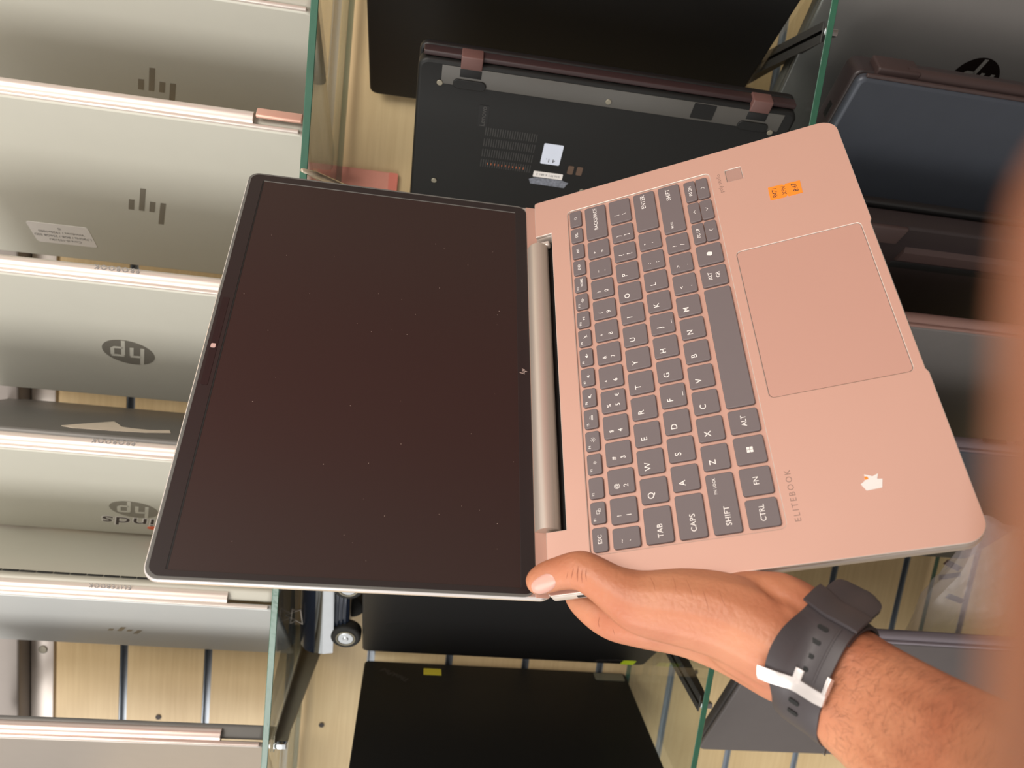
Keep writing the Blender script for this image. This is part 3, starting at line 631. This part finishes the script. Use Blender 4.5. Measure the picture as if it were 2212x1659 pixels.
def chev(d, s=0.0014, w_=0.0003):
    pts = {'<': [(s*.5, s), (-s*.5, 0), (s*.5, -s)], '>': [(-s*.5, s), (s*.5, 0), (-s*.5, -s)], '^': [(-s, -s*.5), (0, s*.5), (s, -s*.5)], 'v': [(-s, s*.5), (0, -s*.5), (s, s*.5)]}[d]
    L = []
    for a, b in zip(pts, pts[1:]):
        dx, dy = b[0]-a[0], b[1]-a[1]; l = math.hypot(dx, dy); nx, ny = -dy/l*w_/2, dx/l*w_/2
        L.append([(a[0]-nx, a[1]-ny), (b[0]-nx, b[1]-ny), (b[0]+nx, b[1]+ny), (a[0]+nx, a[1]+ny)])
    return L
for x0, up, dn in ((0.2316, 'PG UP', '<'), (0.2521, '^', 'v'), (0.2726, 'PG DN', '>')):
    x1 = x0+0.0183 if x0 < 0.27 else 0.2926
    key(x0, R5[0], x1, 0.1229, [(up, 't', .5, .5, .0028)] if len(up) > 1 else [(chev(up), 'p', .5, .5, 0)])
    key(x0, 0.1233, x1, R5[1], [(chev(dn), 'p', .5, .5, 0)])

# lid of the held laptop
ang = math.radians(30.743)
LY = Vector((0, math.cos(ang), math.sin(ang)))
LM = frame((0, 0.00874, 0), (1, 0, 0), LY)
shell = link('lid', plate([rr(-0.0002, -0.0128, BW+0.0002, 0.2112, 0.0085, 8)], -0.0056, -0.0004, 0.0016, 3), rose_edge, lap, LM)
link('chin_strip', plate([rr(0.0006, -0.0094, BW-0.0006, -0.0014, 0.0006)], -0.0004, 0.0001, 0.0001), rose, shell)
link('gasket', plate([rr(0.0006, -0.0016, BW-0.0006, 0.2102, 0.0075, 8), rr(0.0030, 0.0002, BW-0.0030, 0.2076, 0.0055, 8)], -0.0005, 0.00035, 0.0002, 2), rubber, shell)
link('bezel', plate([rr(0.0022, -0.0012, BW-0.0022, 0.2084, 0.0062, 8), rr(0.0058, 0.0072, 0.3078, 0.1995, 0.0006)], -0.0003, 0.0006, 0.00015, 1), blk_gloss, shell)
scn = link('display', plate([rr(0.0050, 0.0066, 0.3084, 0.2001, 0.0004)], -0.0003, 0.00035), display_m, shell)
link('display_edge_line', polys([[(0.0062, 0.1986), (0.3078, 0.1986), (0.3078, 0.1995), (0.0062, 0.1995)]], 0.00036, 0.0001), blk_dark, shell)
link('display_side_line', polys([[(0.3069, 0.0074), (0.3078, 0.0074), (0.3078, 0.1995), (0.3069, 0.1995)]], 0.00036, 0.0001), rubber, shell)
link('camera_bar', plate([rr(0.1230, 0.2020, 0.1930, 0.2064, 0.0010)], 0.0006, 0.0008), mat('camera_bar_gloss', (40, 30, 31), 0.3), shell)
link('camera_lens', plate([rr(0.1512, 0.2030, 0.1545, 0.2060, 0.0007)], 0.0008, 0.0011), mat('camera_shutter', (214, 178, 170), 0.4), shell)
q4 = []
for i, (a, b) in enumerate(((-1.0, 2.6), (-1.0, 1.0), (-2.6, 1.0), (-1.0, 1.0))):
    x = (i-1.5)*1.15; q4.append([((x-0.3+0.22*a)*mm, a*mm), ((x+0.3+0.22*a)*mm, a*mm), ((x+0.3+0.22*b)*mm, b*mm), ((x-0.3+0.22*b)*mm, b*mm)])
link('lid_logo', polys(q4, 0, 0.0001), mat('logo_pale', (196, 180, 172), 0.3, 0.4), shell, T((0.1558, 0.0033, 0.0006)))
cy, cz, cr = -0.0004, -0.0042, 0.0076
A = Vector((0, 0.00874, 0))+LY*(-0.0018); Bk = Vector((0, 0.00874, 0))+LY*(-0.0096)
nrm = Vector((0, -math.sin(ang), math.cos(ang)))
pts = [(cy+cr*math.cos(2*PI*k/40), cz+cr*math.sin(2*PI*k/40)) for k in range(40)]
for P_ in (A+nrm*0.0006, A-nrm*0.004): pts.append((P_.y, P_.z))
link('hinge_barrel', prism(hull2(pts), 0.0400, 0.2700, 25), barrel_m, lap)
link('hinge_arm', box(0.2712, -0.0095, -0.0085, 0.2762, 0.001, -0.003, 0.0015), silver_edge, lap)

# dust on the display
dl = []
for k in range(42):
    x, y, s = random.uniform(0.01, 0.30), random.uniform(0.01, 0.195), random.uniform(0.00012, 0.00032)
    dl.append([(x-s, y-s*.6), (x+s, y-s), (x+s*.7, y+s), (x-s*.6, y+s*.8)])
dust = link('dust_specks', polys(dl, 0.00036, 0.0001), mat('dust_grey', (150, 130, 120), 0.9), shell); dust['kind'] = 'stuff'

# ------------------------------------------------------------------ person: hand, wrist and forearm holding the laptop
def LL(x, vv, z): return LT @ Vector((x, -vv, z))
def chain(pts, step=0.22):
    out = []
    for (a, ra), (b, rb) in zip(pts, pts[1:]):
        n = max(2, int((b-a).length/(min(ra, rb)*step)))
        for k in range(n): f = k/n; out.append((a.lerp(b, f), ra+(rb-ra)*f))
    out.append(pts[-1]); return out
def smooth_chain(pts, sub=6):
    P = [pts[0]]+list(pts)+[pts[-1]]; out = []
    for i in range(1, len(P)-2):
        for k in range(sub):
            t_ = k/sub; a, b, c, d = P[i-1], P[i], P[i+1], P[i+2]
            f = lambda p0, p1, p2, p3: 0.5*((2*p1)+(p2-p0)*t_+(2*p0-5*p1+4*p2-p3)*t_*t_+(3*p1-p0-3*p2+p3)*t_**3)
            out.append((f(a[0], b[0], c[0], d[0]), f(a[1], b[1], c[1], d[1])))
    out.append(pts[-1]); return out
m_ = 0.001
thumb = [(pt(1165, 1255, .4235), 8.2*m_), (pt(1185, 1246, .422), 9.2*m_), (pt(1215, 1237, .418), 9.7*m_), (pt(1254, 1232, .412), 11.0*m_), (pt(1290, 1249, .407), 11.6*m_), (pt(1325, 1272, .403), 12.8*m_), (pt(1385, 1302, .400), 17.0*m_), (pt(1480, 1313, .395), 20.6*m_), (pt(1580, 1336, .388), 22.5*m_), (pt(1680, 1388, .378), 23*m_)]
index = [(LL(.062, .012, -.0205), 7.6*m_), (LL(.040, .016, -.0225), 8.6*m_), (LL(.018, .019, -.0235), 9.2*m_), (pt(1252, 1284, .452), 9.8*m_), (pt(1312, 1334, .440), 11.6*m_), (pt(1385, 1342, .430), 15.0*m_), (pt(1480, 1350, .418), 17.4*m_), (pt(1580, 1376, .404), 20*m_), (pt(1690, 1418, .386), 23.5*m_)]
middle = [(LL(.068, .044, -.0205), 7.8*m_), (LL(.045, .046, -.024), 9*m_), (LL(.020, .048, -.0245), 9.6*m_), (LL(-.006, .053, -.026), 10.6*m_), (pt(1455, 1318, .428), 15*m_), (pt(1600, 1350, .405), 19*m_)]
ringf = [(LL(.063, .072, -.0205), 7.4*m_), (LL(.040, .072, -.024), 8.6*m_), (LL(.016, .072, -.0245), 9.2*m_), (LL(-.006, .078, -.026), 10.4*m_), (pt(1520, 1305, .420), 15*m_), (pt(1640, 1340, .398), 18*m_)]
little = [(LL(.048, .096, -.0195), 6.6*m_), (LL(.028, .096, -.022), 7.6*m_), (LL(.008, .097, -.023), 8.4*m_), (LL(-.008, .103, -.025), 10*m_), (pt(1590, 1292, .404), 14.2*m_), (pt(1655, 1296, .393), 14.8*m_), (pt(1700, 1302, .386), 14.4*m_), (pt(1765, 1356, .377), 16.6*m_)]
ulna = [(pt(1640, 1340, .390), 19*m_), (pt(1783, 1396, .371), 18*m_), (pt(1885, 1470, .353), 19.6*m_), (pt(2018, 1566, .322), 23*m_), (pt(2200, 1700, .275), 28*m_), (pt(2480, 1900, .215), 33*m_)]
radius = [(pt(1600, 1370, .392), 21*m_), (pt(1722, 1448, .377), 19.8*m_), (pt(1832, 1532, .359), 21.2*m_), (pt(1975, 1640, .330), 25*m_), (pt(2150, 1790, .285), 31*m_), (pt(2420, 2040, .225), 38*m_)]
mid = [(pt(1755, 1420, .374), 19*m_), (pt(1860, 1500, .356), 20.5*m_), (pt(2000, 1605, .325), 25*m_), (pt(2180, 1740, .28), 30*m_)]
bm = bmesh.new()
for ch in (thumb, index, middle, ringf, little, ulna, radius, mid):
    for p, r_ in chain(smooth_chain(ch), 0.3):
        bmesh.ops.create_icosphere(bm, subdivisions=2, radius=r_, matrix=Matrix.Translation(p))
me = bpy.data.meshes.new('raw'); bm.to_mesh(me); bm.free()
tmp = bpy.data.objects.new('raw', me); C.objects.link(tmp)
md = tmp.modifiers.new('r', 'REMESH'); md.mode = 'VOXEL'; md.voxel_size = 0.0011; md.use_smooth_shade = True
sm = tmp.modifiers.new('s', 'SMOOTH'); sm.factor = 0.5; sm.iterations = 28
body_me = ev(tmp); bpy.data.objects.remove(tmp)

# knuckle creases and tendons pressed into the skin
def crease(me, a, b, depth, wd):
    ab = b-a; L2 = ab.length_squared
    for vtx in me.vertices:
        t_ = max(0, min(1, (vtx.co-a).dot(ab)/L2)); d = (vtx.co-(a+ab*t_)).length
        if d < wd*3: vtx.co -= vtx.normal*depth*math.exp(-(d/wd)**2)*math.sin(PI*min(1, max(0.0, t_*0.9+0.05)))
vdir = ROW[2]
bv = BVHTree.FromPolygons([v_.co for v_ in body_me.vertices], [p.vertices for p in body_me.polygons])
cam_o = Vector((0, 0, CZ))
def onskin(x, y):
    d = (pt(x, y, 1.0)-cam_o).normalized(); h = bv.ray_cast(cam_o, d); return h
for (x0, y0, x1, y1, dp, wd) in ((1238, 1216, 1232, 1264, 0.9, 0.9), (1250, 1210, 1249, 1274, 1.1, 1.0), (1262, 1214, 1263, 1272, 0.9, 0.9), (1272, 1225, 1270, 1268, 0.35, 0.9), (1362, 1228, 1400, 1330, 0.35, 1.4), (1490, 1240, 1530, 1360, 0.5, 1.3), (1440, 1240, 1475, 1350, 0.4, 1.2), (1305, 1250, 1290, 1300, 0.3, 1.0), (1560, 1250, 1590, 1330, 0.35, 1.4), (1640, 1255, 1700, 1330, 1.3, 3.2), (1700, 1330, 1755, 1365, 0.8, 2.6), (1330, 1340, 1355, 1380, 0.5, 1.2), (1290, 1330, 1306, 1372, 0.5, 1.2), (1800, 1430, 1960, 1500, 0.9, 3.6), (1700, 1440, 1780, 1480, 0.6, 3.0)):
    a, b = onskin(x0, y0), onskin(x1, y1)
    if a[0] is not None and b[0] is not None: crease(body_me, a[0], b[0], dp*m_, wd*m_)
person = link('person', body_me, skin)
tag(person, 'person, only the bare left hand and forearm, thumb pressed on the open laptop corner', 'person')
# thumb nail, wrapped on the skin
def skin_patch(cx, cy, ax, ay, rot_, lift, n=10, sq=2.6):
    bm = bmesh.new(); rings = []; th = 2*PI
    c0 = onskin(cx, cy); cen = bm.verts.new(c0[0]+c0[1]*lift)
    for i in range(1, n+1):
        rg = []
        for k in range(32):
            a = th*k/32; c, s = math.cos(a), math.sin(a)
            x = math.copysign(abs(c)**(2/sq), c)*ax*i/n; y = math.copysign(abs(s)**(2/sq), s)*ay*i/n
            X_, Y_ = cx+x*math.cos(rot_)-y*math.sin(rot_), cy+x*math.sin(rot_)+y*math.cos(rot_)
            h = onskin(X_, Y_)
            if h[0] is None: h = c0
            rg.append(bm.verts.new(h[0]+h[1]*(lift*(1-0.9*(i/n)**6))))
        rings.append(rg)
    for k in range(32): bm.faces.new((cen, rings[0][k], rings[0][(k+1) % 32]))
    for i in range(n-1):
        for k in range(32): bm.faces.new((rings[i][k], rings[i+1][k], rings[i+1][(k+1) % 32], rings[i][(k+1) % 32]))
    bmesh.ops.recalc_face_normals(bm, faces=bm.faces)
    me = bpy.data.meshes.new('patch'); bm.to_mesh(me); bm.free()
    for p in me.polygons: p.use_smooth = True
    return me
link('thumb_nail', skin_patch(1174, 1263, 27, 19, math.radians(-32), 0.0006), nail_m, person)
bv = BVHTree.FromPolygons([v_.co for v_ in body_me.vertices], [p.vertices for p in body_me.polygons])
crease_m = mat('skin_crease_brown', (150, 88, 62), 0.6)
def crease_line(pxs, r_):
    P_ = []
    for (x0, y0), (x1, y1) in zip(pxs, pxs[1:]):
        for k in range(6):
            h = onskin(x0+(x1-x0)*k/6, y0+(y1-y0)*k/6)
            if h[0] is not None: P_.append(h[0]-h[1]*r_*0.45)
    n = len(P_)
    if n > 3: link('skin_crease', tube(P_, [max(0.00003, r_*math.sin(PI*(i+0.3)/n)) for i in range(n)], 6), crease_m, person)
for pxs, r_ in (([(1240, 1222), (1236, 1240), (1232, 1258)], .00032), ([(1250, 1216), (1247, 1240), (1248, 1270)], .00042), ([(1258, 1224), (1256, 1245), (1259, 1268)], .00034), ([(1267, 1222), (1265, 1242), (1268, 1262)], .00026),
                ([(1228, 1230), (1225, 1244), (1222, 1254)], .00018), ([(1398, 1232), (1412, 1262), (1418, 1290)], .00013), ([(1478, 1240), (1492, 1275), (1500, 1310)], .00013), ([(1515, 1262), (1526, 1300), (1536, 1336)], .00015), ([(1448, 1232), (1458, 1260), (1462, 1290)], .00011),
                ([(1552, 1268), (1560, 1296), (1572, 1320)], .00012), ([(1322, 1352), (1326, 1366), (1330, 1378)], .0002), ([(1296, 1328), (1292, 1345), (1296, 1362)], .0003)): crease_line(pxs, r_)
# fine dark arm hair
hb = bmesh.new(); R = random.Random(5)
for k in range(900):
    x, y = R.uniform(1780, 2150), R.uniform(1360, 1659)
    h = onskin(x, y)
    if h[0] is None: continue
    nrm_ = h[1]; g = (pt(x-30, y-4, 0.35)-pt(x, y, 0.35)).normalized(); g = (g*-1+Vector((R.uniform(-.5, .5), R.uniform(-.5, .5), R.uniform(-.5, .5)))); g = (g-nrm_*g.dot(nrm_)).normalized()
    L_ = R.uniform(0.003, 0.007); pA = h[0]; pB = pA+g*L_*.5+nrm_*0.0006; pC = pA+g*L_+nrm_*0.0004; sd = g.cross(nrm_)*0.00003
    vs_ = [hb.verts.new(p) for p in (pA-sd, pA+sd, pB-sd, pB+sd, pC)]
    hb.faces.new((vs_[0], vs_[1], vs_[3], vs_[2])); hb.faces.new((vs_[2], vs_[3], vs_[4]))
hm = bpy.data.meshes.new('hair'); hb.to_mesh(hm); hb.free()
hair = link('arm_hair', hm, mat('dark_arm_hair', (70, 44, 34), 0.6), person); hair['kind'] = 'stuff'

# blurred finger of the photographer close to the lens
fin = [(pt(2385, 330, .028), 1.7*m_), (pt(2352, 430, .028), 2.3*m_), (pt(2342, 620, .028), 2.7*m_), (pt(2345, 1000, .028), 3.0*m_), (pt(2352, 1400, .028), 3.4*m_), (pt(2375, 1900, .029), 4.4*m_), (pt(2430, 2500, .030), 5.4*m_)]
bm = bmesh.new()
def cc(x, y, z): return ROW[0]*x+ROW[1]*y+ROW[2]*z+Vector((0, 0, CZ))
shade_grip = [fin[-1], (cc(.046, .050, .024), 9*m_), (cc(.030, .062, .018), 13*m_), (cc(.0, .068, .012), 16*m_), (cc(-.04, .070, .008), 18*m_), (cc(-.08, .072, .006), 20*m_)]  # unseen hand mass, added to keep lamp light off the finger
for p, r_ in chain(smooth_chain(fin), 0.3)+chain(smooth_chain(shade_grip), 0.3): bmesh.ops.create_icosphere(bm, subdivisions=2, radius=r_, matrix=Matrix.Translation(p))
me = bpy.data.meshes.new('raw'); bm.to_mesh(me); bm.free()
tmp = bpy.data.objects.new('raw', me); C.objects.link(tmp)
md = tmp.modifiers.new('r', 'REMESH'); md.mode = 'VOXEL'; md.voxel_size = 0.0009; md.use_smooth_shade = True
sm = tmp.modifiers.new('s', 'SMOOTH'); sm.factor = 0.5; sm.iterations = 4
fme = ev(tmp); bpy.data.objects.remove(tmp)
fo = link('person', fme, skin); tag(fo, 'person taking the photo, only an out of focus finger along the right edge', 'person')

# unseen phone that takes the picture, added and sized to shade the finger
PM = cam.matrix_world.copy()
phone = thing('smartphone', 'dark smartphone of the person taking the photo, unseen, added to shade the out of focus finger', 'phone', PM)
link('shading_phone_body', plate([rr(-0.030, -0.052, 0.120, 0.030, 0.010)], 0.0035, 0.0115, 0.002), mat('phone_graphite', (52, 52, 56), 0.35, 0.4), phone)

# ------------------------------------------------------------------ wristwatch
wc = pt(1787, 1452, .3695)
ax = (pt(1890, 1515, .350)-pt(1690, 1395, .388)).normalized()
e1 = (pt(1700, 1580, .37)-pt(1850, 1320, .37)); e1 = (e1-ax*e1.dot(ax)).normalized()
e2 = ax.cross(e1)
if e2.dot(ROW[2]) > 0: e2 = -e2              # e2 points at the viewer
WM = Matrix.Identity(4)
ax2 = e1.cross(e2)
for i in range(3): WM[i][0] = e1[i]; WM[i][1] = e2[i]; WM[i][2] = ax2[i]; WM[i][3] = wc[i]
watch = thing('wristwatch', 'wristwatch with black silicone strap and steel buckle on the wrist', 'watch', WM)
# fit the strap to the arm: cast rays outward to find the skin round the wrist
bv = BVHTree.FromPolygons([v_.co for v_ in body_me.vertices], [p.vertices for p in body_me.polygons])
def wr_r(th, s):
    d = e1*math.sin(th)+e2*math.cos(th); o = wc+ax2*s+d*0.09
    h = bv.ray_cast(o, -d, 0.09); return (0.09-h[3]) if h[0] is not None else 0.024
RT = {}
for sk in (-1, 0, 1):
    a_ = [max(0.012, wr_r(math.radians(dg), sk*0.010)) for dg in range(0, 360, 6)]
    for _ in range(4): a_ = [(a_[i-1]+2*a_[i]+a_[(i+1) % 60])/4 for i in range(60)]
    RT[sk] = a_
def rad(th, s):
    f = (math.degrees(th) % 360)/6; i = int(f) % 60; f -= int(f)
    g = lambda k: RT[k][i]*(1-f)+RT[k][(i+1) % 60]*f
    return g(0)+(g(1)-g(0))*(s/0.010) if s > 0 else g(0)+(g(-1)-g(0))*(-s/0.010)
def bp(deg, s, lift):
    th = math.radians(deg); r_ = max(rad(th, 0), rad(th, s)*0.97)+lift; return Vector((math.sin(th)*r_, math.cos(th)*r_, s))
def strip(d0, d1, half, lift, thick, n=40, wfun=None, cross=7):
    bm = bmesh.new(); rows = []
    for i in range(n+1):
        dg = d0+(d1-d0)*i/n; hw = half*(wfun(i/n) if wfun else 1)
        lf = lift(i/n) if callable(lift) else lift
        top = []; bot = []
        for j in range(cross+1):
            s = (j/cross*2-1)*hw; ed = 1-0.35*abs(j/cross*2-1)**6
            top.append(bm.verts.new(bp(dg, s, lf+thick*ed))); bot.append(bm.verts.new(bp(dg, s, lf)))
        rows.append((top, bot))
    for (a, b), (c, d) in zip(rows, rows[1:]):
        for j in range(cross): bm.faces.new((a[j], a[j+1], c[j+1], c[j])); bm.faces.new((b[j], d[j], d[j+1], b[j+1]))
        bm.faces.new((a[0], c[0], d[0], b[0])); bm.faces.new((a[-1], b[-1], d[-1], c[-1]))
    for (a, b) in (rows[0], rows[-1]):
        for j in range(cross): bm.faces.new((a[j], b[j], b[j+1], a[j+1]))
    bmesh.ops.recalc_face_normals(bm, faces=bm.faces)
    me = bpy.data.meshes.new('strip'); bm.to_mesh(me); bm.free()
    for p in me.polygons: p.use_smooth = True
    me.set_sharp_from_angle(angle=math.radians(45)); return me
HW = 0.0122
link('strap', strip(16, 150, HW, 0.0002, 0.0026, 50), strap_m, watch)
link('strap', strip(-150, -40, HW*0.98, 0.0002, 0.0024, 50), strap_m, watch)
tailf = lambda f: 0.0030+0.011*max(0, (f-0.70)/0.30)**1.6
endw = lambda f: 1 if f < 0.88 else math.sqrt(max(0.02, 1-((f-0.88)/0.12)**2.2))
link('strap_tail', strip(17, -92, HW, tailf, 0.0026, 70, endw), strap_m, watch)
link('tail_ridge', strip(12, -44, 0.0006, 0.0056, 0.0004, 30), strap_m, watch, T((0, 0, 0.0068)))
link('tail_ridge', strip(12, -44, 0.0006, 0.0056, 0.0004, 30), strap_m, watch, T((0, 0, -0.0068)))
link('keeper_loop', strip(-46, -66, HW+0.0016, 0.0064, 0.0020, 14), strap_m, watch)
def slot(deg, s, lift):
    p = bp(deg, s, lift); p2 = bp(deg+3, s, lift); return frame(p, (0, 0, 1), p2-p)
for dg in (4, -10, -24, -37): link('strap_hole', plate([rr(-0.0027, -0.0011, 0.0027, 0.0011, 0.001)], -0.0003, 0.0003), blk_dark, watch, slot(dg, 0, 0.00575))
for dg in (44, 56): link('strap_hole', plate([rr(-0.0027, -0.0011, 0.0027, 0.0011, 0.001)], -0.0003, 0.0003), blk_dark, watch, slot(dg, 0, 0.0030))
bkl = link('buckle', strip(16, 28, 0.0142, 0.0042, 0.0028, 12), buckle_m, watch)
for sg in (-1, 1): link('buckle_arm', strip(-1, 17, 0.0011, 0.0036, 0.0030, 10), buckle_m, bkl, T((0, 0, sg*0.0131)))
link('buckle_pin', strip(6, 20, 0.0018, 0.0058, 0.0018, 10, None, 3), buckle_m, bkl)
link('watch_case', plate([circ(0, 0, 0.021, 40)], -0.004, 0.006, 0.002), blk, watch, slot(180, 0, 0.003))
link('loose_thread', tube([tuple(bp(100, -0.012, 0.003)), tuple(bp(96, -0.0135, 0.005)), tuple(bp(90, -0.0138, 0.004))], 0.0003, 5), rubber, watch)
